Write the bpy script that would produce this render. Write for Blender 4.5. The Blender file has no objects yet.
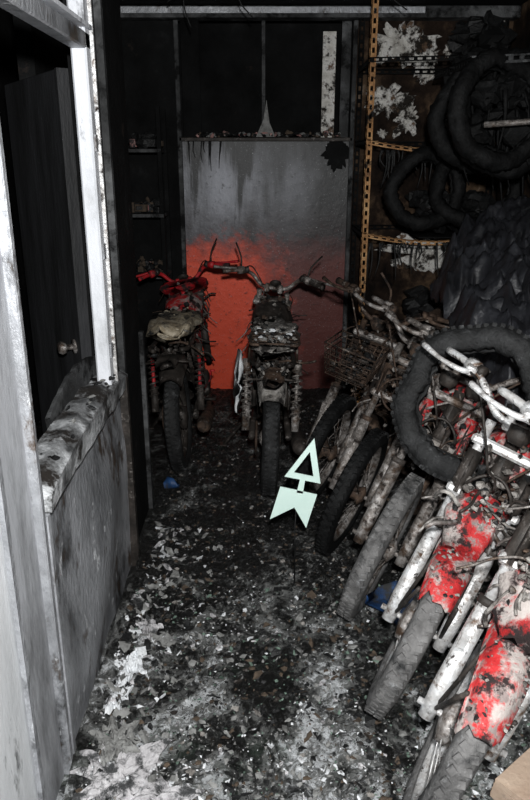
import bpy, math, random
from mathutils import Vector, Matrix, noise
random.seed(11)
V=Vector
rnd=random.uniform
scene=bpy.context.scene
try:
    scene.view_settings.view_transform='Standard'
    scene.view_settings.look='None'
except Exception: pass

# ---------------------------------------------------------------- materials
def mk(name, stops, scale=8, detail=8, rough=.75, metal=0.0, bump=.4, bscale=60, ash=None, stretch=(1,1,1), spec=.4):
    m=bpy.data.materials.new(name); m.use_nodes=True
    nt=m.node_tree; N=nt.nodes; L=nt.links
    bs=N['Principled BSDF']
    bs.inputs['Roughness'].default_value=rough; bs.inputs['Metallic'].default_value=metal; bs.inputs['Specular IOR Level'].default_value=spec
    tc=N.new('ShaderNodeTexCoord'); mp=N.new('ShaderNodeMapping'); mp.inputs['Scale'].default_value=stretch
    L.new(tc.outputs['Object'],mp.inputs[0])
    oi=N.new('ShaderNodeObjectInfo'); mu=N.new('ShaderNodeMath'); mu.operation='MULTIPLY'; mu.inputs[1].default_value=30
    L.new(oi.outputs['Random'],mu.inputs[0])
    def nz(sc,de,ro=.6):
        n=N.new('ShaderNodeTexNoise'); n.noise_dimensions='4D'
        n.inputs['Scale'].default_value=sc; n.inputs['Detail'].default_value=de; n.inputs['Roughness'].default_value=ro
        L.new(mp.outputs[0],n.inputs['Vector']); L.new(mu.outputs[0],n.inputs['W']); return n
    n1=nz(scale,detail,.65)
    cr=N.new('ShaderNodeValToRGB'); e=cr.color_ramp.elements
    while len(e)<len(stops): e.new(.5)
    for i,(p,c) in enumerate(stops):
        e[i].position=p; e[i].color=(c[0],c[1],c[2],1)
    L.new(n1.outputs['Fac'],cr.inputs[0])
    col=cr.outputs[0]
    if ash:
        if not isinstance(ash,list): ash=[ash]
        for ac,lo,hi,asc in ash:
            n2=nz(asc,9,.7); r2=N.new('ShaderNodeMapRange'); r2.inputs['From Min'].default_value=lo; r2.inputs['From Max'].default_value=hi
            L.new(n2.outputs['Fac'],r2.inputs['Value'])
            mx=N.new('ShaderNodeMix'); mx.data_type='RGBA'; mx.inputs[7].default_value=(*ac,1)
            L.new(r2.outputs[0],mx.inputs[0]); L.new(col,mx.inputs[6]); col=mx.outputs[2]
            r3=N.new('ShaderNodeMapRange');r3.inputs['To Min'].default_value=rough;r3.inputs['To Max'].default_value=.9
            L.new(r2.outputs[0],r3.inputs['Value']);L.new(r3.outputs[0],bs.inputs['Roughness'])
    L.new(col,bs.inputs['Base Color'])
    nb=nz(bscale,6); bp=N.new('ShaderNodeBump'); bp.inputs['Strength'].default_value=bump; bp.inputs['Distance'].default_value=.01
    L.new(nb.outputs['Fac'],bp.inputs['Height']); L.new(bp.outputs[0],bs.inputs['Normal'])
    return m
g=lambda x,t=1.03:(x*.97,x,x*t)
SOOT=mk('soot_metal',[(.35,(.008,.007,.006)),(.55,(.036,.030,.026)),(.75,(.12,.10,.09))],14,ash=((.36,.33,.31),.57,.72,22),metal=.2,rough=.6)
CHROME=mk('ashy_chrome',[(.3,(.24,.23,.225)),(.45,(.56,.55,.54)),(.7,g(.8))],22,ash=[((.12,.075,.05),.54,.63,16),((.03,.022,.018),.55,.63,30)],metal=.35,rough=.38,bump=.6)
ALU=mk('burnt_aluminium',[(.3,(.05,.043,.038)),(.5,(.22,.20,.185)),(.7,(.56,.54,.53))],26,ash=[((.07,.045,.03),.51,.61,15),((.018,.013,.011),.52,.61,24)],metal=.4,rough=.45,bump=.8)
RUST=mk('rusted_steel',[(.3,(.010,.007,.005)),(.5,(.052,.032,.022)),(.7,(.15,.10,.07))],18,ash=[((.34,.31,.28),.57,.71,26),((.008,.006,.005),.49,.58,12)],metal=.2,rough=.7,bump=.7)
REDP=mk('scorched_red_paint',[(.3,(.18,.007,.008)),(.5,(.42,.018,.020)),(.8,(.50,.06,.06))],7,ash=[((.38,.34,.32),.47,.54,9),((.22,.18,.17),.53,.59,28),((.02,.012,.012),.52,.58,17)],rough=.65,bump=1,bscale=30)
REDC=mk('red_paint',[(.3,(.28,.007,.010)),(.6,(.50,.018,.025))],5,ash=((.03,.015,.015),.49,.58,13),rough=.5,bump=.5)
TYRE=mk('dusty_rubber',[(.3,(.045,.044,.044)),(.5,(.11,.108,.107)),(.7,(.19,.187,.185))],16,ash=[(g(.40),.57,.8,30),(g(.02),.53,.63,9)],rough=.85,bump=.8)
TYRED=mk('sooty_rubber',[(.3,g(.005)),(.5,g(.014)),(.8,g(.05))],12,rough=.7,bump=.8,ash=(g(.20),.60,.8,24),spec=.3)
TYREB=mk('blackened_rubber',[(.3,g(.002)),(.5,g(.006)),(.8,g(.018))],12,rough=.65,bump=1,bscale=35,spec=.14)
ASHM=mk('ash_crust',[(.3,(.04,.036,.033)),(.48,(.20,.185,.17)),(.7,(.55,.53,.50))],26,rough=.95,bump=1,ash=((.012,.010,.009),.51,.61,14))
FOAM=mk('burnt_foam',[(.3,(.10,.07,.04)),(.5,(.36,.30,.21)),(.7,(.58,.53,.43))],16,ash=(g(.02),.49,.59,12),rough=.95,bump=.9)
WHITE=mk('white_plastic_scorched',[(.3,g(.5)),(.6,g(.85))],8,ash=(g(.03),.55,.63,14),rough=.5,bump=.4)
PLAST=mk('sooted_white_paint',[(.3,g(.45)),(.45,g(.75,1.06)),(.7,g(.85,1.06))],5,ash=(g(.04),.56,.64,6),rough=.6,stretch=(1,1,.5))
WALLN=mk('near_white_paint',[(.3,g(.46)),(.6,g(.76))],3,ash=[(g(.22),.54,.70,3),(g(.04),.60,.68,9)],rough=.6,bump=.2,stretch=(1,1,.3))
PAINTL=mk('near_grey_paint',[(.3,g(.26,1.06)),(.6,g(.46,1.06))],3,ash=(g(.08),.52,.70,4),rough=.5,bump=.2,stretch=(1,1,.3))
BRUSH=mk('scorched_sheet_metal',[(.3,g(.14,1.06)),(.5,g(.34,1.06)),(.72,g(.60,1.06))],5,ash=[(g(.02),.52,.63,4),((.10,.07,.05),.56,.64,8),(g(.7),.60,.66,18)],rough=.42,metal=.25,bump=.7,stretch=(1,1.0,.6))
TRIMD=mk('sooted_trim',[(.3,g(.012)),(.5,g(.045)),(.72,g(.16))],6,ash=(g(.006),.49,.58,8),rough=.7,bump=.4,spec=.22)
CHARW=mk('charred_wall',[(.35,g(.003)),(.6,g(.009)),(.85,g(.035))],4,ash=((.07,.05,.04),.62,.8,5),rough=.85,bump=1,bscale=18,spec=.10)
CHARP=mk('peeling_plaster',[(.38,(.005,.0035,.003)),(.52,(.022,.014,.010)),(.64,(.10,.065,.04)),(.76,(.40,.34,.29))],4.5,rough=.9,bump=.9,bscale=25,spec=.12)
CHARD=mk('charred_door',[(.35,g(.010)),(.6,g(.035,1.1)),(.85,g(.09,1.1))],6,rough=.6,bump=.4,stretch=(1,1,.2),spec=.3)
YEL=mk('heat_stained_angle_iron',[(.3,(.08,.03,.010)),(.5,(.36,.18,.065)),(.7,(.62,.40,.20))],14,ash=(g(.01),.53,.60,7),rough=.6,metal=.2)
TARP=mk('burnt_tarpaulin',[(.35,(.005,.005,.006)),(.55,(.020,.021,.025)),(.8,(.065,.068,.078))],6,rough=.42,bump=.5,ash=(g(.26),.62,.78,16),spec=.5)
MARK=mk('pale_marker_card',[(.3,(.56,.74,.68)),(.7,(.66,.82,.76))],3,rough=.6,bump=.02)
BLUE=mk('blue_plastic',[(.3,(.01,.03,.08)),(.6,(.02,.07,.20))],10,rough=.5,ash=(g(.03),.48,.58,12))
CARD=mk('cardboard_scorched',[(.3,(.32,.22,.16)),(.6,(.55,.43,.33))],7,rough=.9,ash=(g(.1),.58,.7,8))
PALE=mk('pale_plaster_flake',[(.3,g(.48)),(.6,g(.78,1.03))],30,rough=.9,bump=.5)
MID=mk('grey_ash_flake',[(.3,(.07,.069,.066)),(.6,(.25,.252,.245))],30,rough=.9,bump=.5)
BLK=mk('charcoal',[(.3,g(.004)),(.6,g(.016))],30,rough=.5,bump=.8,spec=.3)
BRN=mk('brown_char',[(.3,(.025,.018,.013)),(.6,(.09,.066,.047))],30,rough=.9,bump=.6)
GRN=mk('green_linoleum_scrap',[(.3,(.05,.085,.065)),(.6,(.15,.21,.17))],30,rough=.8,bump=.4)
PINK=mk('faded_pink_paper',[(.3,(.25,.08,.08)),(.6,(.45,.28,.26))],20,rough=.9,ash=(g(.02),.46,.56,30))
MAUVE=mk('ashy_paper',[(.3,(.30,.29,.30)),(.6,(.54,.53,.54))],12,rough=.9,ash=[(g(.05),.48,.57,18),(g(.8),.58,.66,26)],bump=1)

def helpers(m):
    nt=m.node_tree;N=nt.nodes;L=nt.links
    tc=N.new('ShaderNodeTexCoord'); sx=N.new('ShaderNodeSeparateXYZ'); L.new(tc.outputs['Object'],sx.inputs[0])
    def nz(sc,de=8,ro=.65,stretch=None,dist=0):
        n=N.new('ShaderNodeTexNoise'); n.inputs['Scale'].default_value=sc;n.inputs['Detail'].default_value=de;n.inputs['Roughness'].default_value=ro
        n.inputs['Distortion'].default_value=dist
        if stretch:
            mp=N.new('ShaderNodeMapping'); mp.inputs['Scale'].default_value=stretch;L.new(tc.outputs['Object'],mp.inputs[0]);L.new(mp.outputs[0],n.inputs['Vector'])
        else: L.new(tc.outputs['Object'],n.inputs['Vector'])
        return n.outputs['Fac']
    def mr(v,a,b,c,d):
        r=N.new('ShaderNodeMapRange')
        for k,x in zip(('From Min','From Max','To Min','To Max'),(a,b,c,d)): r.inputs[k].default_value=x
        L.new(v,r.inputs['Value']);return r.outputs[0]
    def ma(op,a,b):
        x=N.new('ShaderNodeMath');x.operation=op
        for i,q in enumerate((a,b)):
            if isinstance(q,(int,float)): x.inputs[i].default_value=q
            else: L.new(q,x.inputs[i])
        return x.outputs[0]
    def mix(f,a,b):
        x=N.new('ShaderNodeMix');x.data_type='RGBA'
        L.new(f,x.inputs[0])
        for i,q in ((6,a),(7,b)):
            if isinstance(q,tuple): x.inputs[i].default_value=(*q,1)
            else: L.new(q,x.inputs[i])
        return x.outputs[2]
    return N,L,sx,nz,mr,ma,mix
def floor_mat():
    m=bpy.data.materials.new('ash_covered_floor'); m.use_nodes=True
    N,L,sx,nz,mr,ma,mix=helpers(m);bs=N['Principled BSDF']
    patch=ma('MULTIPLY',ma('SUBTRACT',nz(3.0,7,.62,None,1.4),.5),1.1)
    dens=ma('ADD',mr(sx.outputs[1],1.3,3.0,.10,-.12),patch)
    fine=nz(19,12,.78,None,.8)
    c=mix(mr(ma('ADD',fine,dens),.45,.60,0,1),(.007,.007,.0065),(.19,.195,.19))
    c=mix(mr(ma('ADD',nz(22,11,.8,None,1.8),dens),.60,.66,0,1),c,g(.72,1.03))
    c=mix(mr(ma('ADD',nz(2.4,4),mr(sx.outputs[1],1.2,2.6,.05,-.1)),.54,.66,0,.5),c,(.065,.10,.075))
    c=mix(mr(nz(8,10,.75,None,1),.53,.59,0,.9),c,(.006,.006,.0055))
    c=mix(mr(nz(15,8,.7),.62,.7,0,.4),c,(.055,.04,.03))
    L.new(c,bs.inputs['Base Color'])
    bs.inputs['Roughness'].default_value=.36
    b=N.new('ShaderNodeBump');b.inputs['Strength'].default_value=1;b.inputs['Distance'].default_value=.04
    L.new(fine,b.inputs['Height']);L.new(b.outputs[0],bs.inputs['Normal'])
    return m
FLOOR=floor_mat()
def panel_mat():
    m=bpy.data.materials.new('smoke_stained_steel_door'); m.use_nodes=True
    N,L,sx,nz,mr,ma,mix=helpers(m);bs=N['Principled BSDF']
    X,Z=sx.outputs[0],sx.outputs[2]
    base=mix(mr(nz(3.2,9,.62,(1.6,1,.35)),.36,.66,0,1),g(.055,1.10),g(.25,1.12))
    dr=ma('ADD',mr(nz(11,5,.55,(1,1,.09)),.45,.72,0,.75),Z)
    base=mix(mr(dr,1.74,1.96,0,.95),base,g(.010))
    base=mix(mr(Z,1.54,1.78,0,.8),base,g(.02))
    base=mix(mr(ma('ADD',X,ma('MULTIPLY',nz(4),.6)),.18,.70,0,.96),base,g(.02))
    zz=ma('ADD',Z,ma('MULTIPLY',ma('SUBTRACT',nz(8,9,.75),.5),.5))
    base=mix(mr(zz,1.38,1.08,0,.85),base,(.020,.012,.013))
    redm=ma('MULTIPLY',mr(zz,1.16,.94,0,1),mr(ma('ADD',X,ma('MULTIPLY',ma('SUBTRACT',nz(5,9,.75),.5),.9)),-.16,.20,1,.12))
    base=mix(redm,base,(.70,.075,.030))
    base=mix(mr(nz(18,10,.8),.56,.64,0,.8),base,g(.015))
    base=mix(mr(nz(90,4,.75),.62,.70,0,.6),base,g(.4))
    L.new(base,bs.inputs['Base Color'])
    bs.inputs['Metallic'].default_value=.22; bs.inputs['Roughness'].default_value=.48
    b=N.new('ShaderNodeBump');b.inputs['Strength'].default_value=.4;b.inputs['Distance'].default_value=.012
    L.new(nz(9,8),b.inputs['Height']);L.new(b.outputs[0],bs.inputs['Normal'])
    return m
PANEL=panel_mat()

# ---------------------------------------------------------------- mesh builder
class MB:
    def __init__(s): s.v=[];s.f=[];s.m=[];s.sm=[];s.mats=[];s.M=Matrix.Identity(4)
    def mi(s,mat):
        if mat not in s.mats: s.mats.append(mat)
        return s.mats.index(mat)
    def add(s,vs,fs,mat,smooth=True):
        o=len(s.v);k=s.mi(mat);M=s.M
        s.v+= [tuple(M@V(p)) for p in vs]
        for f in fs:
            s.f.append([i+o for i in f]);s.m.append(k);s.sm.append(smooth)
    def obj(s,name,parent=None,mw=None):
        me=bpy.data.meshes.new(name);me.from_pydata(s.v,[],s.f)
        for mt in s.mats: me.materials.append(mt)
        me.polygons.foreach_set('material_index',s.m);me.polygons.foreach_set('use_smooth',s.sm)
        me.update()
        o=bpy.data.objects.new(name,me);scene.collection.objects.link(o)
        if parent: o.parent=parent
        if mw is not None: o.matrix_world=mw
        return o
def catmull(p,n):
    out=[]
    for i in range(len(p)-1):
        a=p[i-1] if i>0 else p[i]*2-p[i+1]; b=p[i];c=p[i+1]; d=p[i+2] if i+2<len(p) else p[i+1]*2-p[i]
        for k in range(n):
            t=k/n
            out.append(.5*((2*b)+(c-a)*t+(2*a-5*b+4*c-d)*t*t+(3*b-a-3*c+d)*t**3))
    out.append(p[-1]);return out
def tube(b,pts,r,mat,n=8,sub=0):
    pts=[V(p) for p in pts]
    if not isinstance(r,(list,tuple)): rr=[r]*len(pts)
    else: rr=list(r)
    if sub:
        m=len(pts);pts=catmull(pts,sub)
        rr=[rr[min(int(i/sub),m-1)]*(1-(i%sub)/sub)+rr[min(int(i/sub)+1,m-1)]*((i%sub)/sub) for i in range(len(pts))]
    t=(pts[1]-pts[0]).normalized(); u=t.orthogonal().normalized()
    vs=[];fs=[]
    for i,p in enumerate(pts):
        if i==0: tt=t
        elif i==len(pts)-1: tt=(pts[i]-pts[i-1]).normalized()
        else: tt=(pts[i+1]-pts[i-1]).normalized()
        if tt.length<.5: tt=t
        u=(u-tt*u.dot(tt)).normalized(); w=tt.cross(u)
        for k in range(n):
            a=2*math.pi*k/n; vs.append(p+(u*math.cos(a)+w*math.sin(a))*rr[i])
    for i in range(len(pts)-1):
        for k in range(n):
            k2=(k+1)%n; fs.append((i*n+k,i*n+k2,(i+1)*n+k2,(i+1)*n+k))
    fs.append(tuple(range(n-1,-1,-1)));fs.append(tuple((len(pts)-1)*n+k for k in range(n)))
    b.add(vs,fs,mat)
def lathe(b,c,ax,prof,mat,n=24):
    ax=V(ax).normalized();u=ax.orthogonal().normalized();w=ax.cross(u);c=V(c);vs=[];fs=[]
    for a,r in prof:
        for k in range(n):
            t=2*math.pi*k/n;vs.append(c+ax*a+(u*math.cos(t)+w*math.sin(t))*r)
    for i in range(len(prof)-1):
        for k in range(n):
            k2=(k+1)%n;fs.append((i*n+k,i*n+k2,(i+1)*n+k2,(i+1)*n+k))
    b.add(vs,fs,mat)
def ring(b,c,prof,mat,n=48,ax='Y',jit=0,seed=0,fine=0):
    c=V(c);m=len(prof);vs=[];fs=[]
    for i in range(n):
        a=2*math.pi*i/n
        for r,y in prof:
            if jit:
                q=V((math.cos(a)*1.4,math.sin(a)*1.4,seed))
                r=r+jit*noise.noise(q);y=y+1.3*jit*noise.noise(q+V((0,0,9)))
            if fine: r=r+fine*noise.noise(V((math.cos(a)*14,math.sin(a)*14,y*40+seed)))
            vs.append(c+V((r*math.cos(a),y,r*math.sin(a))))
    for i in range(n):
        i2=(i+1)%n
        for k in range(m):
            k2=(k+1)%m;fs.append((i*m+k,i*m+k2,i2*m+k2,i2*m+k))
    b.add(vs,fs,mat)
def box(b,c,s,mat,R=None,bev=.0):
    c=V(c);sx,sy,sz=[q/2 for q in s]
    if bev<=0:
        vs=[V((x,y,z)) for x in(-sx,sx) for y in(-sy,sy) for z in(-sz,sz)]
        fs=[(0,1,3,2),(4,6,7,5),(0,4,5,1),(2,3,7,6),(0,2,6,4),(1,5,7,3)]
    else:
        vs=[];idx={}
        for X in(-1,1):
            for Y in(-1,1):
                for Z in(-1,1):
                    for k in range(3):
                        idx[(X,Y,Z,k)]=len(vs)
                        vs.append(V((X*(sx-(0 if k==0 else bev)),Y*(sy-(0 if k==1 else bev)),Z*(sz-(0 if k==2 else bev)))))
        fs=[]
        for k in range(3):
            for s_ in(-1,1):
                q=[]
                for a,c2 in((-1,-1),(-1,1),(1,1),(1,-1)):
                    key=[0,0,0];key[k]=s_;o=[i for i in range(3) if i!=k];key[o[0]]=a;key[o[1]]=c2
                    q.append(idx[(*key,k)])
                fs.append(tuple(q))
        for k in range(3):
            o=[i for i in range(3) if i!=k]
            for a in(-1,1):
                for c2 in(-1,1):
                    k1=[0,0,0];k1[k]=-1;k1[o[0]]=a;k1[o[1]]=c2;k2=list(k1);k2[k]=1
                    fs.append((idx[(*k1,o[0])],idx[(*k2,o[0])],idx[(*k2,o[1])],idx[(*k1,o[1])]))
        for X in(-1,1):
            for Y in(-1,1):
                for Z in(-1,1): fs.append(tuple(idx[(X,Y,Z,k)] for k in range(3)))
    if R is not None: vs=[R@v for v in vs]
    b.add([v+c for v in vs],fs,mat,False)
def sect(b,secs,mat,n=20,e=2.6,jit=0,seed=0,smooth=True):
    vs=[];fs=[]
    for s in secs:
        x,z,hw,hh=s[:4];y0=s[4] if len(s)>4 else 0
        for k in range(n):
            a=2*math.pi*k/n;ca,sa=math.cos(a),math.sin(a)
            p=V((x,y0+hw*math.copysign(abs(ca)**(2/e),ca),z+hh*math.copysign(abs(sa)**(2/e),sa)))
            if jit: p+=noise.noise_vector(p*22+V((seed,0,0)))*jit
            vs.append(p)
    m=len(secs)
    for i in range(m-1):
        for k in range(n):
            k2=(k+1)%n;fs.append((i*n+k,i*n+k2,(i+1)*n+k2,(i+1)*n+k))
    fs.append(tuple(range(n)));fs.append(tuple((m-1)*n+k for k in range(n-1,-1,-1)))
    b.add(vs,fs,mat,smooth)
def lump(b,p,s,mat,seed=0,flat=1.0):
    p=V(p);rg=random.Random(seed*7+3)
    Rm=Matrix.Rotation(rg.uniform(0,6.28),3,'Z')@Matrix.Rotation(rg.uniform(-.6,.6)*flat,3,'X')
    vs=[];n=5
    sx,sy,sz=s*rg.uniform(.6,1.4),s*rg.uniform(.5,1),s*rg.uniform(.3,.8)*flat
    for lz,q in((-1,.55),(0.1,1),(1,.45)):
        for k in range(n):
            a=6.283*k/n+rg.uniform(-.4,.4);f=q*rg.uniform(.6,1.2)
            vs.append(Rm@V((sx*f*math.cos(a),sy*f*math.sin(a),sz*(lz+rg.uniform(-.3,.3))))+p)
    fs=[tuple(range(n-1,-1,-1)),tuple(range(2*n,3*n))]
    for l in(0,1):
        for k in range(n): fs.append((l*n+k,l*n+(k+1)%n,(l+1)*n+(k+1)%n,(l+1)*n+k))
    b.add(vs,fs,mat,False)
def fender(b,c,R,a0,a1,hw,mat,depth=.035,n=24,jit=.0,seed=0):
    c=V(c);pr=[(-hw,-depth),(-hw*.92,-depth*.4),(-hw*.65,0),(-hw*.25,.008),(hw*.25,.008),(hw*.65,0),(hw*.92,-depth*.4),(hw,-depth)]
    vs=[];fs=[];m=len(pr)
    for lay in(0,.004):
        for i in range(n+1):
            t=i/n;a=math.radians(a0+(a1-a0)*t);taper=.75+.25*math.sin(math.pi*min(1,max(0,t)))
            for y,dr in pr:
                r=R+dr+lay
                if jit: r+=jit*noise.noise(V((a*3,y*30,seed)))+jit*.5*noise.noise(V((a*12,y*90,seed)))
                aa=a+(.12*noise.noise(V((y*60,seed,i//n))) if i in(0,n) else 0)
                vs.append(c+V((r*math.cos(aa),y*taper,r*math.sin(aa))))
    o=(n+1)*m
    for q in(0,o):
        for i in range(n):
            for k in range(m-1): fs.append((q+i*m+k,q+i*m+k+1,q+(i+1)*m+k+1,q+(i+1)*m+k))
    for i in range(n):
        for k in(0,m-1): fs.append((i*m+k,(i+1)*m+k,o+(i+1)*m+k,o+i*m+k))
    for i in(0,n):
        for k in range(m-1): fs.append((i*m+k,i*m+k+1,o+i*m+k+1,o+i*m+k))
    b.add(vs,fs,mat)
def helix(b,p0,p1,R,r,turns,mat):
    p0=V(p0);p1=V(p1);t=(p1-p0);L=t.length;t.normalize();u=t.orthogonal().normalized();w=t.cross(u)
    N=turns*10;pts=[p0+t*L*i/N+(u*math.cos(2*math.pi*i/10)+w*math.sin(2*math.pi*i/10))*R for i in range(N+1)]
    tube(b,pts,r,mat,5)
def tyreprof(R,w,h):
    rc=R-h
    return [(rc+h*math.cos(a)*1.0 if math.cos(a)>0 else rc+h*math.cos(a)*.75, w*math.sin(a)) for a in [2*math.pi*k/12 for k in range(12)]]
def wheel(b,c,R,tm,rimm,hubm,w=.036,tread=True,spokes=32):
    c=V(c);ring(b,c,tyreprof(R,w,.042),tm,56)
    if tread:
        n=62
        for i in range(n):
            a=2*math.pi*i/n
            for s in(-1,1):
                off=(.5 if s>0 else 0)*2*math.pi/n
                aa=a+off;Rm=Matrix.Rotation(-aa,3,'Y')
                cc=c+Rm@V((R-.004,s*w*.40,0))
                box(b,cc,(.012,w*.50,.018),tm,Rm@Matrix.Rotation(s*.4,3,'X'))
    rr=R-.078
    ring(b,c,[(rr,-.022),(rr+.012,-.024),(rr+.004,-.012),(rr-.006,0),(rr+.004,.012),(rr+.012,.024),(rr,.022),(rr-.014,0)],rimm,48)
    lathe(b,c,(0,1,0),[(-.055,.0),(-.055,.016),(-.045,.062),(-.02,.066),(.0,.03),(.02,.03),(.04,.045),(.055,.016),(.055,.0)],hubm,20)
    for i in range(spokes):
        a=2*math.pi*i/spokes;s=1 if i%2 else -1;da=.35*(1 if (i//2)%2 else -1)
        tube(b,[c+V((.05*math.cos(a+da),s*.035,.05*math.sin(a+da))),c+V((rr*math.cos(a),0,rr*math.sin(a)))],.0018,rimm,4)
def wires(b,cen,spread,n,mats,r=.003,seed=0):
    rg=random.Random(seed)
    for i in range(n):
        p=V(cen)+V([rg.uniform(-1,1)*s for s in spread]);pts=[p]
        d=V((rg.uniform(-1,1),rg.uniform(-1,1),rg.uniform(-1,.4))).normalized()
        for k in range(4):
            d=(d+V((rg.uniform(-1,1),rg.uniform(-1,1),rg.uniform(-1,.4)))*.7).normalized();p=p+d*rg.uniform(.03,.07);pts.append(p)
        tube(b,pts,rg.choice((r,r*1.6)),rg.choice(mats),5,3)

def bike(name,world,heading,lean=0,steer=0,anchor='front',seed=0,fr=SOOT,bar=CHROME,fork=ALU,tyre=TYRE,ff=None,rf=SOOT,tank=SOOT,seat=ASHM,eng=ALU,
         head=True,carrier=False,basket=False,wb=1.22,cowl=None,mirrors=.3,side=None,barw=.30,rfend=140,crust=30,ffa=(40,150),flap=None,fcol=None):
    """heading: yaw in degrees of the forward direction; lean>0 leans to the bike's left"""
    rg=random.Random(seed)
    R=.29;hx=wb/2;fx=hx
    anc=V((hx if anchor=='front' else -hx,0,0))
    M=Matrix.Translation(V(world))@Matrix.Rotation(math.radians(heading),4,'Z')@Matrix.Rotation(-math.radians(lean),4,'X')@Matrix.Translation(-anc)
    root=bpy.data.objects.new(name,None);root.empty_display_size=.2;scene.collection.objects.link(root);root.matrix_world=M
    ax=V((-math.sin(math.radians(27)),0,math.cos(math.radians(27))))
    A=V((fx,0,R)); P=A+V((-.02,0,0))
    S=Matrix.Translation(P)@Matrix.Rotation(math.radians(steer),4,ax)@Matrix.Translation(-P)
    def fin(b,nm):
        o=b.obj(nm);o.parent=root;o.matrix_world=M
    b=MB();b.M=S;wheel(b,A,R,tyre,fork,eng);fin(b,'front_wheel')
    b=MB();b.M=S
    for s in(-1,1):
        y=V((0,s*.085,0))
        tube(b,[A+y-ax*.03,A+y+ax*.06,A+y+ax*.30],[.02,.025,.023],fork,12)
        tube(b,[A+y+ax*.30,A+y+ax*.32],.027,fr,12)
        tube(b,[A+y+ax*.31,A+y+ax*.66],.0155,bar,10)
        tube(b,[A+y+ax*.42,A+y+ax*.56],.024,fcol or fr,10)
        box(b,A+y*1.1+ax*.20+V((.025,0,0)),(.02,.02,.05),fork)
    tube(b,[A+V((0,-.12,0)),A+V((0,.12,0))],.009,bar,8)
    for q in(.42,.585):
        Rm=Matrix.Rotation(math.radians(-27),3,'Y')
        box(b,A+ax*q+V((-.015,0,0)),(.07,.23,.03),fork,Rm,.008)
    tube(b,[A+ax*.40+V((-.03,0,0)),A+ax*.62+V((-.03,0,0))],.022,fr,10)
    fin(b,'fork')
    if ff:
        b=MB();b.M=S
        fender(b,A,R+.028,ffa[0],ffa[1],.062,ff,.055,30,.014,seed)
        for s in(-1,1):
            for an in(60,85):
                a=math.radians(an);tube(b,[A+V((0,s*.075,0)),A+V((math.cos(a)*(R+.0),s*.055,math.sin(a)*(R+.0)))],.006,fr,6)
        sect(b,[(fx-.20,R+.34,.04,.06),(fx-.17,R+.36,.07,.075),(fx-.13,R+.365,.078,.072),(fx-.09,R+.355,.074,.055),(fx-.04,R+.335,.065,.035),(fx+.02,R+.315,.045,.015)],ff,24,jit=.030,seed=seed)
        for i in range(crust):
            a=math.radians(rg.uniform(ffa[0]+5,ffa[1]-20));y=rg.uniform(-.05,.05)
            lump(b,A+V((math.cos(a)*(R+.034),y,math.sin(a)*(R+.034))),rg.uniform(.003,.010),rg.choice((ASHM,ASHM,MID,BLK)),i,.6)
        for i in range(crust):
            lump(b,A+V((rg.uniform(-.22,-.06),rg.uniform(-.07,.07),rg.uniform(.36,.46))),rg.uniform(.006,.018),rg.choice((ASHM,ASHM,ALU,BLK)),i,.8)
        wires(b,A+V((-.12,0,.42)),(.07,.08,.05),14,[ASHM,ALU,fr],.004,seed=seed+7)
        fin(b,'front_mudguard')
    b=MB();b.M=S
    H=A+ax*.66+V((0,0,.02));w=barw
    path=[(-.13,-w,.075),(-.07,-w*.74,.085),(-.005,-w*.5,.07),(.01,-w*.27,.01),(.01,0,.0),(.01,w*.27,.01),(-.005,w*.5,.07),(-.07,w*.74,.085),(-.13,w,.075)]
    tube(b,[H+V(p) for p in path],.0115,bar,10,5)
    for s in(-1,1):
        g0=H+V((-.075,s*w*.76,.085));g1=H+V((-.135,s*(w+.015),.075));d=(g1-g0)
        if rg.random()<.6: tube(b,[g0,g0+d*.1,g0+d*.9,g1],[.014,.017,.016,.019],rg.choice((fr,bar)),10)
        pc=g0-d*.25
        tube(b,[pc-d*.18,pc+d*.18],.023,bar,10)
        box(b,pc+V((.025,0,0)),(.055,.034,.028),bar,None,.006)
        tube(b,[pc+V((.04,0,0)),pc+V((.06,s*.03,-.002)),pc+V((.035,s*.10,-.006)),pc+V((-.005,s*.165,-.004))],[.011,.009,.007,.010],bar,7,4)
        tube(b,[g0-d*.7+V((.0,0,.0)),g0-d*.5],.020,fr,8)
        if rg.random()<mirrors:
            mp=pc+V((0,0,.015));e=mp+V((.06,s*.06,.13))
            tube(b,[mp,mp+V((.01,s*.01,.06)),e],.005,fr,6,3)
        box(b,H+V((0,s*.04,-.0)),(.04,.028,.05),bar,None,.006)
        tube(b,[pc+V((.045,0,0)),pc+V((.14,-s*.05,.0)),H+V((.12,s*.03,-.12)),H+V((-.0,s*.02,-.25))],.004,rg.choice((fr,RUST)),6,6)
    for s in((-1,1) if rg.random()<.4 else (0,)):
        lathe(b,H+V((.05,s*.05,.02)),(-.45,0,.9),[(-.05,0),(-.05,.02),(-.03,.034),(.0,.036),(.004,.036),(.004,.03),(-.01,.028),(-.01,0)],fr,16)
    fin(b,'handlebar')
    if head:
        b=MB();b.M=S;hc=A+ax*.50+V((.055,0,0))
        lathe(b,hc,(1,0,-.05),[(-.05,0),(-.045,.03),(-.02,.06),(.03,.075),(.06,.08),(.066,.084),(.074,.08),(.07,.07),(.04,.055),(.0,.03),(-.01,0)],fr if cowl is None else cowl,22)
        for s in(-1,1): tube(b,[hc+V((0,s*.06,0)),hc+V((-.05,s*.09,0))],.007,fr,6)
        fin(b,'headlight')
    else:
        b=MB();b.M=S;hc=A+ax*.50+V((.04,0,0))
        for s in(-1,1): box(b,hc+V((0,s*.085,0)),(.07,.004,.10),fr)
        pts=[hc+V((.03+.01*math.sin(3*a),.07*math.cos(a),.07*math.sin(a)-.02)) for a in [i*.42 for i in range(14)]]
        tube(b,pts,.005,fr,6,2)
        for i in range(20): lump(b,hc+V((rg.uniform(-.03,.03),rg.uniform(-.07,.07),rg.uniform(-.09,.05))),rg.uniform(.008,.022),rg.choice((fr,ASHM,BLK,RUST)),i)
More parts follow.
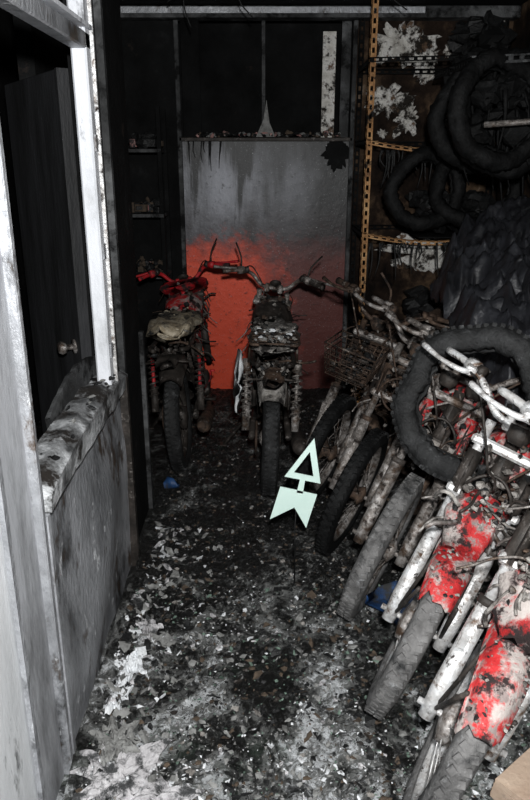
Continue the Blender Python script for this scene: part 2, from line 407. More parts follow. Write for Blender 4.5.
        fin(b,'headlight_bracket')
    if cowl:
        b=MB();b.M=S;hc=A+ax*.60
        sect(b,[(hc.x+.1,hc.z-.02,.03,.02),(hc.x+.08,hc.z+.01,.09,.05),(hc.x+.02,hc.z+.03,.15,.06),(hc.x-.05,hc.z+.045,.15,.045),(hc.x-.10,hc.z+.05,.06,.025)],cowl,18,jit=.026,seed=seed)
        fin(b,'handlebar_cowl')
    if basket:
        b=MB();b.M=S;bc=A+V((.0,0,.42));K=.70
        for k in range(7):
            z=k*.025;q=(.11+.035*k/6)*K
            tube(b,[bc+V((-q,-q*1.2,z)),bc+V((q,-q*1.2,z)),bc+V((q,q*1.2,z)),bc+V((-q,q*1.2,z)),bc+V((-q,-q*1.2,z))],.0025 if k<6 else .004,RUST,5)
        for k in range(9):
            f=-1+2*k/8
            for (ex,ey,fx2,fy) in((f,-1,f,-1),(f,1,f,1),(-1,f,-1,f),(1,f,1,f)):
                tube(b,[bc+V((ex*.11*K,ey*.132*K,0)),bc+V((fx2*.145*K,fy*.174*K,.15))],.002,RUST,4)
            tube(b,[bc+V((f*.11*K,-.132*K,0)),bc+V((f*.11*K,.132*K,0))],.002,RUST,4)
        for i in range(40): lump(b,bc+V((rg.uniform(-.08,.08),rg.uniform(-.09,.09),rg.uniform(0,.1))),rg.uniform(.01,.028),rg.choice((BLK,RUST,SOOT,BLK)),i)
        fin(b,'front_basket')
    b=MB();hd=A+ax*.50+V((-.04,0,0));lo=A+ax*.40+V((-.04,0,0))
    tube(b,[lo-ax*.02,hd+ax*.06],.03,fr,12)
    tube(b,[hd,(.12,0,.74),(-.15,0,.68)],.022,fr,10,4)
    tube(b,[lo,(.27,0,.45),(.18,0,.24),(.02,0,.2)],.017,fr,10,5)
    for s in(-1,1):
        tube(b,[(-.12,s*.03,.69),(-.22,s*.09,.68),(-.62,s*.10,.70),(-.72,s*.07,.71)],.012,fr,8,4)
        tube(b,[(-.14,s*.05,.67),(-.2,s*.085,.45),(-.16,s*.085,.25),(.02,s*.04,.2)],.013,fr,8,4)
        tube(b,[(-.2,s*.085,.42),(-.5,s*.10,.68)],.010,fr,8)
        tube(b,[(-.17,s*.085,.31),(-hx,s*.095,R)],.016,fr,8)
        t0=V((-hx+.14,s*.13,.665));t1=V((-hx+.02,s*.125,R+.03));d=t1-t0
        tube(b,[t0,t0+d*.18],.022,fork,10);tube(b,[t0,t1],.010,bar,8);tube(b,[t0+d*.62,t1],.021,fork,10)
        helix(b,t0+d*.12,t0+d*.82,.025,.005,8,rg.choice((fr,fork)))
        tube(b,[(-.12,s*.09,.24),(-.12,s*.17,.235)],.010,fr,8)
    fin(b,'frame')
    b=MB();wheel(b,(-hx,0,R),R,tyre,fork,eng,w=.042)
    lathe(b,(-hx,.07,R),(0,1,0),[(-.006,0),(-.006,.085),(.0,.09),(.006,.085),(.006,0)],RUST,24)
    fin(b,'rear_wheel')
    b=MB();fender(b,(-hx,0,R),R+.045,35,rfend,.075,rf,.06,26,.014,seed+5)
    tl=V((-hx-.20,0,.66))
    sect(b,[(tl.x-.05,tl.z,.03,.02),(tl.x-.035,tl.z,.048,.03),(tl.x+.02,tl.z+.01,.05,.03),(tl.x+.09,tl.z+.01,.04,.025)],RUST if seed%2 else rf,14,jit=.018,seed=seed)
    for s in(-1,1): tube(b,[tl+V((.03,0,0)),tl+V((.03,s*.12,-.01))],.006,fr,6)
    for i in range(30): lump(b,tl+V((rg.uniform(-.05,.2),rg.uniform(-.07,.07),rg.uniform(-.02,.05))),rg.uniform(.006,.018),rg.choice((fr,ASHM,BLK,rf)),i)
    fin(b,'rear_mudguard')
    if flap:
        b=MB()
        sect(b,[(-.55,.50,.006,.08,.17),(-.50,.52,.014,.14,.175),(-.40,.54,.018,.16,.175),(-.28,.56,.014,.12,.17),(-.22,.58,.004,.05,.165)],flap,20,2.6,jit=.03,seed=seed)
        fin(b,'side_panel')
    b=MB()
    sect(b,[(-.15,.31,.05,.06),(-.12,.32,.085,.09),(0,.31,.095,.10),(.1,.29,.09,.085),(.15,.29,.05,.06)],eng,20,3.5,jit=.006,seed=seed)
    for s in(-1,1):
        lathe(b,(.06,s*.09,.29),(0,s,0),[(0,.085),(.025,.08),(.035,.06),(.036,0)],eng,22)
        lathe(b,(-.09,s*.08,.32),(0,s,0),[(0,.06),(.02,.055),(.028,.04),(.028,0)],eng,18)
    cd=V((math.sin(.35),0,math.cos(.35)));c0=V((.08,0,.37))
    Rm=Matrix.Rotation(.35,3,'Y')
    for k in range(9):
        q=.062 if k<6 else .058
        box(b,c0+cd*(.02+k*.019),(q*2,q*2,.006),eng,Rm,.002)
    tube(b,[c0,c0+cd*.19],.045,eng,14)
    box(b,c0+cd*.20,(.1,.09,.04),eng,Rm,.012)
    lathe(b,c0+cd*.14+V((-.11,0,0)),(1,0,0),[(-.04,0),(-.04,.022),(0,.025),(.05,.018)],ALU,12)
    tube(b,[c0+cd*.15+V((.05,0,0)),c0+cd*.13+V((.13,-.03,-.02)),(.26,-.07,.32),(.16,-.10,.19),(-.1,-.125,.19),(-.25,-.14,.21)],.016,RUST,10,5)
    tube(b,[(-.22,-.14,.205),(-.28,-.14,.215),(-.68,-.15,.28),(-.74,-.15,.29)],[.018,.036,.04,.025],SOOT if seed%2 else RUST,14)
    tube(b,[(-.08,-.11,.30),(-.09,-.15,.36),(-.13,-.155,.42),(-.13,-.18,.42)],.007,bar,8)
    tn=math.tan(math.radians(lean))
    tube(b,[(-.04,.08,.22),(-.02,.17,.13),(.0,.26,.26*tn+.012)],.010,fr,8)
    box(b,(.0,.265,.265*tn+.012),(.05,.04,.006),fr)
    fin(b,'engine')
    b=MB()
    sect(b,[(.33,.735,.03,.03),(.31,.745,.075,.065),(.24,.755,.105,.085),(.12,.75,.115,.085),(.0,.735,.09,.065),(-.06,.72,.05,.035)],tank,24,2.4,jit=.018,seed=seed)
    lathe(b,(.2,0,.835),(0,0,1),[(0,.03),(.012,.03),(.016,.02),(.016,0)],bar,16)
    fin(b,'fuel_tank')
    b=MB()
    sect(b,[(-.04,.74,.05,.02),(-.07,.75,.095,.035),(-.14,.75,.11,.035),(-.2,.755,.12,.04),(-.3,.76,.12,.035),(-.4,.765,.125,.045),(-.49,.77,.12,.04),(-.58,.775,.115,.045),(-.66,.78,.08,.03),(-.68,.78,.03,.01)],seat,24,2.8,jit=.045,seed=seed)
    for i in range(60): lump(b,(rg.uniform(-.66,-.06),rg.uniform(-.10,.10),.785+rg.uniform(-.02,.02)),rg.uniform(.006,.022),rg.choice((seat,seat,ASHM,BLK,fr)),i,.6)
    for s in(-1,1):
        sm=side or fr
        sect(b,[(-.12,.52,.004,.03,s*.10),(-.15,.53,.012,.09,s*.10),(-.28,.56,.012,.08,s*.105),(-.38,.6,.004,.03,s*.105)],sm,16,3,jit=.014,seed=seed)
    fin(b,'seat')
    if carrier:
        b=MB()
        for s in(-1,1):
            tube(b,[(-.45,s*.10,.80),(-.6,s*.11,.835),(-.80,s*.11,.835),(-.82,s*.07,.835)],.007,RUST,8,4)
            tube(b,[(-.6,s*.11,.835),(-.55,s*.12,.68)],.006,RUST,6)
        for k in range(5): tube(b,[(-.6-k*.05,-.11,.835),(-.6-k*.05,.11,.835)],.005,RUST,6)
        for i in range(70): lump(b,(rg.uniform(-.8,-.5),rg.uniform(-.1,.1),.845),rg.uniform(.008,.022),rg.choice((ASHM,ASHM,PALE,BLK,MID)),i,.6)
        fin(b,'rear_carrier')
    b=MB()
    wires(b,(.28,0,.76),(.10,.12,.12),26,[fr,RUST,ALU],seed=seed)
    wires(b,(.05,0,.58),(.2,.08,.10),12,[fr,RUST],seed=seed+1)
    wires(b,(-.4,0,.72),(.25,.08,.04),6,[fr,RUST],.004,seed=seed+2)
    for i in range(crust+40):
        lump(b,(rg.uniform(-.1,.42),rg.uniform(-.09,.09),rg.uniform(.5,.9)),rg.uniform(.006,.022),rg.choice((fr,ASHM,RUST,BLK)),i)
    fin(b,'burnt_wiring')
    return root

Z0=.02
def row_head(phi): return math.degrees(math.atan2(-math.cos(math.radians(phi)),-math.sin(math.radians(phi))))
bike('motorcycle',(.015,3.30,Z0),90,lean=-2,steer=-12,anchor='rear',seed=3,fr=SOOT,bar=ALU,fork=ALU,tyre=TYRED,rf=ASHM,tank=SOOT,seat=ASHM,eng=ALU,carrier=True,wb=1.18,side=WHITE,barw=.29,rfend=128,mirrors=1,flap=WHITE)
bike('motorcycle',(-.46,3.60,Z0),90,lean=3,steer=10,anchor='rear',seed=8,fr=SOOT,bar=REDC,fork=SOOT,tyre=TYRED,rf=SOOT,ff=REDC,tank=REDP,seat=FOAM,eng=SOOT,cowl=REDC,wb=1.13,barw=.27,rfend=128,ffa=(-5,150))
ph=row_head(42)
bike('motorcycle',(.26,3.18,Z0),ph+2,lean=9,steer=14,seed=21,fr=RUST,bar=RUST,fork=ALU,tyre=TYREB,rf=RUST,tank=RUST,seat=RUST,eng=RUST,basket=True,head=False,crust=60)
bike('motorcycle',(.335,2.74,Z0),ph,lean=10,steer=16,seed=22,fr=RUST,bar=ALU,fork=ALU,tyre=TYREB,rf=SOOT,tank=RUST,seat=ASHM,eng=RUST,head=False,crust=60)
bike('motorcycle',(.385,2.30,Z0),ph-1,lean=11,steer=17,seed=23,fr=SOOT,bar=ALU,fork=ALU,tyre=TYRE,rf=SOOT,tank=REDP,seat=ASHM,eng=ALU,side=REDC,head=False,crust=60,fcol=REDP)
bike('motorcycle',(.415,1.84,Z0),ph,lean=12,steer=18,seed=24,fr=SOOT,bar=CHROME,fork=CHROME,tyre=TYRE,ff=REDP,rf=REDP,tank=REDP,seat=ASHM,eng=ALU,head=False,crust=150,mirrors=0,ffa=(56,150))
bike('motorcycle',(.445,1.44,Z0),ph-1,lean=12,steer=17,seed=25,fr=SOOT,bar=CHROME,fork=CHROME,tyre=TYRE,ff=REDP,rf=REDP,tank=REDC,seat=ASHM,eng=ALU,head=False,crust=150,mirrors=0,ffa=(46,150))

# ---------------------------------------------------------------- room shell
def wallbox(name,lo,hi,mat,sub=None):
    b=MB();lo=V(lo);hi=V(hi);box(b,(lo+hi)/2,hi-lo,mat);return b.obj(name)
YB=5.05
wallbox('floor',(-1.6,-.6,-.1),(1.7,5.5,0),FLOOR)
wallbox('ceiling',(-1.6,-.6,2.56),(1.7,5.5,2.66),CHARW)
wallbox('wall_right',(1.6,-.6,0),(1.7,5.5,2.56),CHARP)
wallbox('wall_left',(-1.6,-.6,0),(-1.5,5.5,2.56),CHARW)
b=MB()
box(b,(0,5.42,1.28),(3.1,.1,2.56),CHARW);b.obj('wall_rear')
b=MB()
box(b,(1.10,YB+.03,1.28),(1.0,.06,2.56),CHARP)
def patch(cx,cz,rx,rz,mat,seed,n=64):
    vs=[(cx,YB-.012,cz)];
    for lay,(q,dy) in enumerate(((.55,-.016),(.9,-.010),(1,0))):
        for i in range(n):
            a=2*math.pi*i/n;f=q*(1+.7*noise.noise(V((math.cos(a)*2.2,math.sin(a)*2.2,seed)))+.5*noise.noise(V((math.cos(a)*7,math.sin(a)*7,seed)))+.25*noise.noise(V((math.cos(a)*19,math.sin(a)*19,seed))))
            vs.append((cx+rx*f*math.cos(a),YB+dy+.006*noise.noise(V((a*4,q*5,seed))),cz+rz*f*math.sin(a)))
    fs=[(0,1+i,1+(i+1)%n) for i in range(n)]
    for l in range(2):
        for i in range(n): fs.append((1+l*n+i,1+(l+1)*n+i,1+(l+1)*n+(i+1)%n,1+l*n+(i+1)%n))
    b.add(vs,fs,mat,False)
PWH=mk('blistered_white_plaster',[(.3,(.28,.26,.23)),(.5,(.68,.66,.62)),(.7,g(.85))],14,ash=[((.015,.011,.008),.50,.56,9),((.13,.08,.05),.54,.62,14)],rough=.9,bump=.8)
patch(1.15,1.02,.26,.13,PWH,1);patch(.88,2.36,.17,.12,PWH,2);patch(.82,2.02,.15,.08,PWH,3);patch(1.04,2.28,.09,.12,PWH,4);patch(.95,1.90,.08,.10,PWH,5);patch(1.35,1.6,.08,.12,PWH,6)
for i in range(14): patch(rnd(.66,1.5),rnd(1.8,2.45),rnd(.02,.05),rnd(.02,.07),PWH,20+i)
b.obj('wall_back_right')
b=MB()
box(b,(-1.04,YB+.03,1.28),(.92,.06,2.56),CHARW);b.obj('wall_back_left')
b=MB();box(b,(.3,4.99,2.522),(2.6,.12,.065),TRIMD);box(b,(.05,4.925,2.53),(1.9,.01,.035),BRUSH);b.obj('trim_lintel')

b=MB()
box(b,(.005,YB+.02,.885),(1.17,.035,1.77),PANEL)
for x in(-.575,.585): box(b,(x,YB-.01,1.28),(.03,.03,2.52),TRIMD,None,.004)
box(b,(.005,YB-.005,1.775),(1.17,.04,.025),SOOT,None,.004)
box(b,(-.01,YB+.0,2.14),(.022,.02,.72),TRIMD)
box(b,(.42,YB+.02,2.10),(.085,.03,.66),PWH)
box(b,(.53,YB+.02,2.14),(.06,.02,.74),TRIMD)
box(b,(-.49,YB+.03,2.14),(.12,.02,.74),CHARW)
vs=[(-.06,YB-.03,1.79),(.07,YB-.03,1.79),(.03,YB-.02,1.88),(.01,YB-.01,2.02),(-.01,YB-.02,1.9)]
b.add(vs,[(0,1,2,3,4)],MID,False)
for i in range(150):
    x=rnd(-.46,.5);lump(b,(x,YB-.02,1.795+rnd(0,.02)),rnd(.008,.026),random.choice((BLK,BLK,BLK,MID,PINK,BRN)),i,.8)
for i in range(10):
    x=rnd(-.54,-.28);L=rnd(.05,.2)
    tube(b,[(x,YB-.001,1.77),(x+rnd(-.01,.01),YB+.001,1.77-L*.6),(x+rnd(-.015,.015),YB+.001,1.77-L)],[rnd(.004,.010),.004,.002],BLK,5)
# ragged burnt-through hole at the upper right corner
vs=[(.5,YB-.004,1.70)];n=60
for i in range(n):
    a=6.283*i/n;f=1+.25*noise.noise(V((math.cos(a)*3,math.sin(a)*3,4)))+.22*noise.noise(V((math.cos(a)*9,math.sin(a)*9,4)))
    if math.sin(a)<0: f*=1+.5*abs(noise.noise(V((math.cos(a)*16,2,4))))
    vs.append((.49+.085*f*math.cos(a),YB-.002,1.70+(.07 if math.sin(a)>0 else .11)*f*math.sin(a)))
b.add(vs,[(0,1+i,1+(i+1)%n) for i in range(n)],CHARW,False)
b.obj('door_1')

# left partition --------------------------------------------------
XL=-.57
b=MB()
box(b,(XL-.03,.85,1.28),(.05,1.00,2.56),WALLN)
b.obj('wall_left_near')
b=MB()
box(b,(XL-.02,1.445,1.28),(.045,.17,2.56),PAINTL,None,.004)
box(b,(XL+.005,1.35,1.28),(.012,.02,2.56),BRUSH)
box(b,(XL+.008,1.54,1.28),(.035,.025,2.56),BRUSH,None,.004)
b.obj('trim_door_frame')
b=MB()
box(b,(XL-.01,2.0,2.0),(.05,.95,.05),BRUSH,None,.005)
box(b,(XL-.01,2.0,2.04),(.07,.95,.012),PLAST)
b.obj('trim_head_rail')
b=MB()
box(b,(XL-.01,2.44,1.70),(.05,.065,1.72),PLAST,None,.006)
box(b,(XL+.02,2.475,1.70),(.012,.012,1.72),CHROME)
for z in(1.0,1.35,1.7): box(b,(XL+.016,2.44,z),(.01,.03,.05),BRUSH)
b.obj('trim_post')
b=MB();n=30;m=16
vs=[];fs=[]
for i in range(n+1):
    for k in range(m+1):
        y=1.565+(2.63-1.565)*i/n;z=.0+.84*k/m
        vs.append((XL+.020*noise.noise(V((y*3,z*3,2)))+.010*math.sin(z*5),y,z))
for i in range(n):
    for k in range(m): fs.append((i*(m+1)+k,(i+1)*(m+1)+k,(i+1)*(m+1)+k+1,i*(m+1)+k+1))
b.add(vs,fs,BRUSH)
box(b,(XL-.045,2.10,.42),(.03,1.06,.83),CHARD)
vs=[];fs=[];LEDGE=mk('scorched_ledge',[(.35,g(.04)),(.48,g(.22)),(.6,g(.62))],9,ash=((.012,.009,.007),.50,.58,7),bump=.8)
for i in range(n+1):
    y=1.60+(2.64-1.60)*i/n;q=.012*noise.noise(V((y*9,1,2)));arch=.035*math.sin(math.pi*i/n)
    for (x,z) in((XL+.025,.80+q),(XL+.03,.85+q+arch),(XL-.01,.875+q*1.5+arch),(XL-.07,.87+q+arch),(XL-.08,.80)): vs.append((x,y,z))
for i in range(n):
    for k in range(5): fs.append((i*5+k,(i+1)*5+k,(i+1)*5+(k+1)%5,i*5+(k+1)%5))
fs+= [tuple(range(5)),tuple(n*5+k for k in range(5))]
b.add(vs,fs,LEDGE,False)
vs=[];fs=[];n2=24
for i in range(n2+1):
    t=i/n2;y=1.95+.65*t;top=.89+.09*math.sin(math.pi*(.1+.75*t))+.008*noise.noise(V((t*12,0,5)))
    for (dx,z) in((-.075,.84),(-.085,top),(-.070,top+.004),(-.060,.84)): vs.append((XL+dx,y,z))
for i in range(n2):
    for k in range(3): fs.append((i*4+k,(i+1)*4+k,(i+1)*4+k+1,i*4+k+1))
b.add(vs,fs,TRIMD,False)
for i in range(50): lump(b,(XL+rnd(-.06,.02),rnd(1.65,2.6),.895+rnd(-.01,.015)),rnd(.005,.018),random.choice((BLK,BLK,MID,BLK)),i,.6)
box(b,(XL+.015,2.62,.42),(.03,.03,.84),SOOT)
box(b,(XL+.01,1.575,.40),(.03,.02,.80),BRUSH)
b.obj('half_height_panel')
b=MB()
box(b,(XL-.06,2.91,1.28),(.10,.5,2.56),CHARW)
box(b,(XL+.0,3.145,.45),(.02,.03,.9),TRIMD)
box(b,(XL+.0,2.68,1.28),(.03,.03,2.5),TRIMD)
b.obj('wall_left_pier')
wallbox('wall_left_far',(-1.02,3.18,0),(-.95,5.05,2.56),CHARW)
b=MB();p0=V((-.72,2.74,0));p1=V((-1.12,3.34,0));d=(p1-p0);ang=math.atan2(d.y,d.x);c=(p0+p1)/2
Rz=Matrix.Rotation(ang,3,'Z')
box(b,(c.x,c.y,.98),(d.length,.04,1.95),CHARD,Rz,.004)
nrm=V((-d.y,d.x,0)).normalized()
if nrm.y>0: nrm=-nrm
kp=p0+d*.12+V((0,0,.92))
lathe(b,kp+nrm*.02,nrm,[(0,.03),(.006,.03),(.008,.012),(.035,.012),(.04,.024),(.055,.028),(.068,.02),(.07,0)],ALU,18)
box(b,p0+V((0,0,.98))+nrm*.005,(.02,.045,1.95),CHARD,Rz)
b.obj('door_2')

b=MB()
for z in(.9,1.3,1.7): box(b,(-.80,4.85,z),(.28,.3,.02),TRIMD)
for x in(-.93,-.67): box(b,(x,4.72,.98),(.025,.025,1.96),CHARW); box(b,(x,4.98,.98),(.025,.025,1.96),CHARW)
for i in range(90):
    z=random.choice((.93,1.33,1.73));x=rnd(-.88,-.70);y=rnd(4.74,4.92)
    if i%3: lump(b,(x,y,z+rnd(.01,.06)),rnd(.02,.045),random.choice((BLK,BRN,BLK,BLK)),i)
    else: box(b,(x,y,z+.015),(rnd(.03,.08),rnd(.03,.08),rnd(.02,.07)),random.choice((BLK,BRN,PINK,BLK)),Matrix.Rotation(rnd(-.5,.5),3,'Z'))
b.obj('storage_shelf')

def angle(b,p0,p1,w,d1,d2,mat,sag=0):
    p0=V(p0);p1=V(p1);t=(p1-p0).normalized();L=(p1-p0).length;d1=V(d1);d2=V(d2);N=10
    def at(s): return p0+t*s-V((0,0,sag*math.sin(math.pi*s/L)))
    for di in(0,1):
        d,o=(d1,d2) if di==0 else (d2,d1)
        for off in(.0,.72):
            for i in range(N):
                a=at(L*i/N)+d*w*off;c=at(L*(i+1)/N)+d*w*off
                vs=[a,a+d*w*.28,c+d*w*.28,c];vs+= [v+o*.003 for v in vs]
                b.add(vs,[(0,1,2,3),(4,5,6,7),(0,1,5,4),(1,2,6,5),(2,3,7,6),(3,0,4,7)],mat,False)
        k=int(L/.05)
        for i in range(k):
            a=at(i*.05)+d*w*.26;vs=[a,a+d*w*.48,a+d*w*.48+t*.022,a+t*.022];vs+=[v+o*.003 for v in vs]
            b.add(vs,[(0,1,2,3),(4,5,6,7),(0,1,5,4),(1,2,6,5),(2,3,7,6),(3,0,4,7)],mat,False)
b=MB()
for (x,y) in((.60,4.42),(1.54,4.42),(.60,4.98),(1.54,4.98)):
    angle(b,(x,y,0),(x,y,2.5),.036,(1 if x<1 else -1,0,0),(0,1 if y<4.7 else -1,0),YEL if (y<4.7 and x<1) else CHARW)
for z in(.55,1.22,1.76,2.2):
    mt=YEL if z in(1.22,1.76) else CHARW
    angle(b,(.60,4.415,z),(1.54,4.415,z+.02),.026,(0,0,-1),(0,1,0),mt,sag=.06 if mt is YEL else 0)
    angle(b,(.60,4.98,z),(1.54,4.98,z),.03,(0,0,-1),(0,-1,0),CHARW)
    angle(b,(.60,4.42,z),(.60,4.98,z),.03,(0,0,-1),(1,0,0),CHARW)
    if z<1.5: box(b,(1.24,4.72,z-.035),(.56,.5,.008),CHARW)
for i in range(330):
    z=random.choice((.56,1.21,1.21,2.21,1.74,1.74));x=rnd(1.0,1.42) if z<1.5 else rnd(1.15,1.42);y=rnd(4.5,4.88);s=rnd(.04,.10)
    lump(b,(x,y,z+s*.5+rnd(0,.16)),s,random.choice((BLK,CHARW,BLK,BLK,TYREB)),i,.8)
for i in range(60):
    x=rnd(.65,1.5);z=random.choice((1.16,1.70));L=rnd(.05,.24)
    tube(b,[(x,4.41,z),(x+rnd(-.02,.02),4.41,z-L*.5),(x+rnd(-.03,.03),4.40,z-L)],[rnd(.004,.012),.005,.002],BLK,5,3)
b.obj('slotted_angle_rack')

def tyreobj(name,c,nrm,R,w=.045,mat=TYREB,seed=0,jit=.03,tread=False):
    b=MB();q=V((0,1,0)).rotation_difference(V(nrm).normalized());b.M=Matrix.Translation(V(c))@q.to_matrix().to_4x4()
    h=.045;prof=[]
    for k in range(14):
        a=math.radians(-150+300*k/13);prof.append((R-h+h*math.cos(a),w*math.sin(a)))
    for k in range(13,-1,-1):
        a=math.radians(-150+300*k/13);prof.append((R-h+(h-.008)*math.cos(a),(w-.008)*math.sin(a)))
    ring(b,(0,0,0),prof,mat,96,jit=jit,seed=seed,fine=.014)
    if tread:
        for i in range(64):
            a=2*math.pi*i/64;Rm=Matrix.Rotation(-a,3,'Y');qn=V((math.cos(a)*1.4,math.sin(a)*1.4,seed))
            for s in(-1,1): box(b,Rm@V((R-.002+jit*noise.noise(qn),s*w*.42+1.3*jit*noise.noise(qn+V((0,0,9))),0)),(.012,w*.5,.015),mat,Rm@Matrix.Rotation(s*.5,3,'X'))
    return b.obj(name)
b=MB()
angle(b,(1.59,3.55,2.13),(.95,3.55,2.10),.04,(0,0,-1),(0,1,0),TRIMD)
angle(b,(1.59,3.95,2.13),(.95,3.95,2.10),.04,(0,0,-1),(0,1,0),CHARW)
angle(b,(.97,3.5,2.10),(.97,4.40,2.12),.04,(0,0,-1),(1,0,0),CHARW)
tube(b,[(1.58,3.35,1.86),(1.3,3.42,1.82),(1.02,3.50,1.80)],.014,ALU,8,4)
for i in range(150):
    lump(b,(rnd(1.0,1.48),rnd(3.6,4.1),rnd(1.72,2.14)),rnd(.04,.09),TYREB,i)
for i in range(50):
    x=rnd(.98,1.5);y=rnd(3.5,4.1);L=rnd(.1,.40);z=rnd(1.75,2.1)
    tube(b,[(x,y,z),(x+rnd(-.03,.03),y,z-L*.5),(x+rnd(-.05,.05),y,z-L)],[rnd(.006,.014),.008,.003],TYREB,6,3)
b.obj('tyre_hanger_rail')
tyreobj('hanging_tyre',(1.10,3.56,1.86),(.35,-1,.15),.27,seed=1)
tyreobj('hanging_tyre',(1.18,3.68,1.84),(.2,-1,.1),.29,seed=2)
tyreobj('hanging_tyre',(1.24,3.82,1.88),(.1,-1,.05),.28,seed=3)
tyreobj('hanging_tyre',(1.15,3.98,1.85),(.3,-1,0),.29,seed=4)
tyreobj('hanging_tyre',(.95,4.33,1.48),(.05,-1,.1),.24,seed=5)
tyreobj('hanging_tyre',(1.24,4.30,1.50),(-.1,-1,.1),.26,seed=6)
tyreobj('loose_tyre',(.70,2.18,.875),(-.42,-.80,.36),.27,.045,TYRED,seed=7,jit=.05,tread=True)

b=MB()
for lay in range(3):
    n=120;m=110;vs=[];fs=[];ox=lay*.10;oy=lay*.20
    for i in range(n+1):
        for k in range(m+1):
            u=i/n;v=k/m
            x=.78+ox+.16*v+(1.57-.94-ox)*u+.04*noise.noise(V((v*4,lay,0)))
            y=2.36+oy+(4.0-2.36-oy)*v+.06*noise.noise(V((u*4,lay,3)))
            z=.88+.20*u+.27*v+.06*lay
            p=V((x*3.2+y,y*2.2-x*.8,lay*5))
            w1=noise.noise(p);w2=noise.noise(p*1.6+V((4,0,0)));w3=noise.noise(p*3.4+V((9,0,0)));w4=noise.noise(p*8)
            z+=.06*w1+.15*(.5-abs(w2)*2)+.06*(.5-abs(w3)*2.2)+.018*(.5-abs(w4)*2)
            ed=max(0,1-u/.14);z-=.16*ed**1.4
            ev=max(0,1-v/.10);z-=.12*ev**1.4
            vs.append((x,y,z))
    for i in range(n):
        for k in range(m): fs.append((i*(m+1)+k,(i+1)*(m+1)+k,(i+1)*(m+1)+k+1,i*(m+1)+k+1))
    b.add(vs,fs,TARP)
o=b.obj('burnt_tarpaulin');sm=o.modifiers.new('thickness','SOLIDIFY');sm.thickness=.008

# sticker-like pale arrow, built as a solid card on a wire stake ---------------------------
b=MB()
def P(px,py,dy=0): return V((.128+(px-297)*.0039,2.40+dy,.30+(526-py)*.0042))
def poly(pts,mat):
    n=len(pts);vs=[P(*p) for p in pts]+[P(*p,.004) for p in pts]
    fs=[tuple(range(n)),tuple(range(2*n-1,n-1,-1))]+[(i,(i+1)%n,n+(i+1)%n,n+i) for i in range(n)]
    b.add(vs,fs,mat,False)
o3=[(311,437),(283,474),(318,481)];i3=[(307,450),(292,470),(311,474)]
for i in range(3): j=(i+1)%3;poly([o3[i],o3[j],i3[j],i3[i]],MARK)
poly([(298,477),(303,478),(301,491),(295,490)],MARK)
poly([(279,484),(297.5,488),(293,505),(269,517)],MARK)
poly([(297.5,488),(315,492),(305,526),(293,505)],MARK)
tube(b,[P(296,486,.007),P(294,526,.009),(.12,2.44,.01)],.0025,BLK,6)
b.obj('pale_arrow_card')

# ---------------------------------------------------------------- rubble: one mass
def gz(x,y):
    p=V((x,y,0))
    z=.010+.012*noise.noise(p*3)+.014*noise.noise(p*11)+.014*noise.noise(p*30)+.008*noise.noise(p*70)
    e=max(0,1-(x+.55)/.18);z+=.04*e*(1+noise.noise(p*7))*(1 if 1.5<y<3.2 else .3)
    if y>3.4: z+=.008
    return max(z,.001)
b=MB();nx=230;ny=420;vs=[];fs=[]
for i in range(nx+1):
    for k in range(ny+1):
        x=-.545+2.13*i/nx;y=.3+4.7*k/ny
        vs.append((x,y,gz(x,y)))
for i in range(nx):
    for k in range(ny): fs.append((i*(ny+1)+k,(i+1)*(ny+1)+k,(i+1)*(ny+1)+k+1,i*(ny+1)+k+1))
b.add(vs,fs,FLOOR,False)
def flake(x,y,s,mat,tilt=.35):
    n=random.choice((4,5,6,7));a0=rnd(0,6.28)
    Rm=Matrix.Rotation(rnd(0,6.28),3,'Z')@Matrix.Rotation(rnd(-tilt,tilt),3,'X')@Matrix.Rotation(rnd(-tilt,tilt),3,'Y')
    asp=rnd(.3,1);zz=gz(x,y)+s*.1
    pts=[V((s*math.cos(a0+6.283*i/n)*rnd(.5,1.15),s*asp*math.sin(a0+6.283*i/n)*rnd(.5,1.15),s*rnd(-.25,.25))) for i in range(n)]
    cc=V((0,0,s*rnd(-.1,.3)))
    vs=[Rm@cc+V((x,y,zz))]+[Rm@p+V((x,y,zz)) for p in pts]
    b.add(vs,[(0,1+i,1+(i+1)%n) for i in range(n)],mat,False)
for i in range(30000):
    y=1.0+3.6*random.random()**1.6;x=rnd(-.52,.9)
    d=noise.noise(V((x*3.2,y*2.4,5)))+.7*noise.noise(V((x*8,y*7,2)))
    near=max(0,min(1,(2.9-y)/1.5))
    pw=.03+.20*near+.9*d*near
    r=random.random()
    if r<pw: mt=random.choice((PALE,PALE,MAUVE,MID,MID))
    elif r<pw+.10+.16*near: mt=MID
    else: mt=random.choice((BLK,BLK,BLK,BRN,BLK,BLK,GRN if near>.3 else BLK))
    light=mt in(PALE,MAUVE)
    flake(x,y,rnd(.002,.008) if random.random()<.85 else rnd(.008,.018 if y<2.4 or not light else .010),mt,.55)
for i in range(340):
    y=rnd(1.3,2.9);x=-.50+abs(random.gauss(0,.13))
    flake(x,y,rnd(.010,.036),random.choice((PALE,MID,MAUVE,BLK,MID)),.7)
for i in range(260):
    y=rnd(1.3,4.6);x=rnd(-.4,.35);flake(x,y,rnd(.012,.030),random.choice((BLK,BLK,BLK,BRN,MID if y<3 else BLK)),.5)
for i in range(1700):
    r=random.random()
    if r<.5: y=rnd(2.4,4.7);x=rnd(-.52,.9)
    elif r<.8: y=rnd(1.2,3.4);x=rnd(.25,1.3)
    else: y=rnd(1.2,3.2);x=rnd(-.5,.4)
    lump(b,(x,y,gz(x,y)+.002),rnd(.005,.018),random.choice((BLK,BLK,BLK,BRN,ASHM,SOOT)),i,.6)
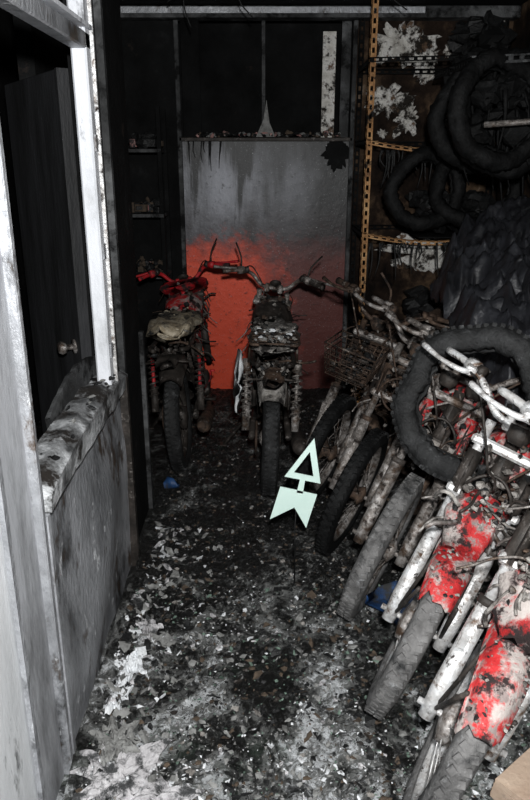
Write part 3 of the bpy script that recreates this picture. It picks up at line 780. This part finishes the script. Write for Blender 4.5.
def sheet(b,cx,cy,sx,sy,rot,mat,z,amp=.02,seed=0):
    n=22;vs=[];fs=[]
    for i in range(n+1):
        for k in range(n+1):
            u=i/n-.5;v=k/n-.5
            f=1+.9*noise.noise(V((math.cos(math.atan2(v,u+.001))*2,math.sin(math.atan2(v,u+.001))*2,seed)))
            p=Matrix.Rotation(rot,3,'Z')@V((u*sx*f,v*sy*f,0))
            vs.append((cx+p.x,cy+p.y,z+amp*noise.noise(V((u*4,v*4,seed)))+amp*.9*noise.noise(V((u*13,v*13,seed)))))
    for i in range(n):
        for k in range(n): fs.append((i*(n+1)+k,(i+1)*(n+1)+k,(i+1)*(n+1)+k+1,i*(n+1)+k+1))
    b.add(vs,fs,mat,False)
sheet(b,-.40,1.50,.20,.14,.15,MAUVE,.035,seed=1);sheet(b,-.30,1.43,.20,.10,-.1,MAUVE,.035,seed=2);sheet(b,-.44,1.62,.10,.12,.5,MID,.04,seed=3)
sheet(b,-.46,1.95,.09,.11,.3,PALE,.04,seed=4);sheet(b,-.43,2.15,.08,.10,.9,MAUVE,.035,seed=5);sheet(b,-.47,1.80,.08,.13,.1,PALE,.045,seed=6)
b.obj('ash_and_debris')
b=MB()
for k in range(4): box(b,(.735,1.42,.03+k*.022),(.20,.16,.018),CARD,Matrix.Rotation(.5+.06*k,3,'Z'))
b.obj('cardboard_stack')
b=MB()
sect(b,[(.40,.06,.01,.01,2.26),(.43,.09,.05,.06,2.24),(.50,.10,.07,.08,2.20),(.56,.08,.05,.06,2.18),(.60,.05,.01,.01,2.16)],BLUE,16,2,jit=.05)
b.obj('crumpled_blue_bag')
b=MB()
sect(b,[(-.54,.04,.01,.01,3.32),(-.51,.05,.03,.03,3.31),(-.48,.05,.02,.03,3.30),(-.46,.04,.01,.01,3.30)],BLUE,12,2,jit=.02)
b.obj('blue_plastic_scrap')
b=MB()
for i in range(6):
    x=rnd(-.5,1.4);y=rnd(4.3,4.4);L=rnd(.08,.25)
    tube(b,[(x,y,2.56),(x+rnd(-.05,.05),y,2.56-L*.5),(x+rnd(-.1,.1),y,2.56-L)],.004,BLK,5,4)
b.obj('hanging_cables')

# ---------------------------------------------------------------- light, camera
ld=bpy.data.lights.new('camera_flash','POINT');ld.energy=345;ld.shadow_soft_size=.04;ld.color=(.99,.99,.98)
lo=bpy.data.objects.new('camera_flash',ld);lo.location=(.05,-.10,1.88);scene.collection.objects.link(lo)
w=bpy.data.worlds.new('world');scene.world=w;w.use_nodes=True
w.node_tree.nodes['Background'].inputs[0].default_value=(.5,.6,.75,1);w.node_tree.nodes['Background'].inputs[1].default_value=.09
cd=bpy.data.cameras.new('camera');cam=bpy.data.objects.new('camera',cd);scene.collection.objects.link(cam)
cd.sensor_fit='VERTICAL';cd.sensor_height=36;cd.lens=31.5;cd.clip_start=.05
cam.location=(0,0,1.65);cam.rotation_euler=(math.radians(71),0,0)
scene.camera=cam
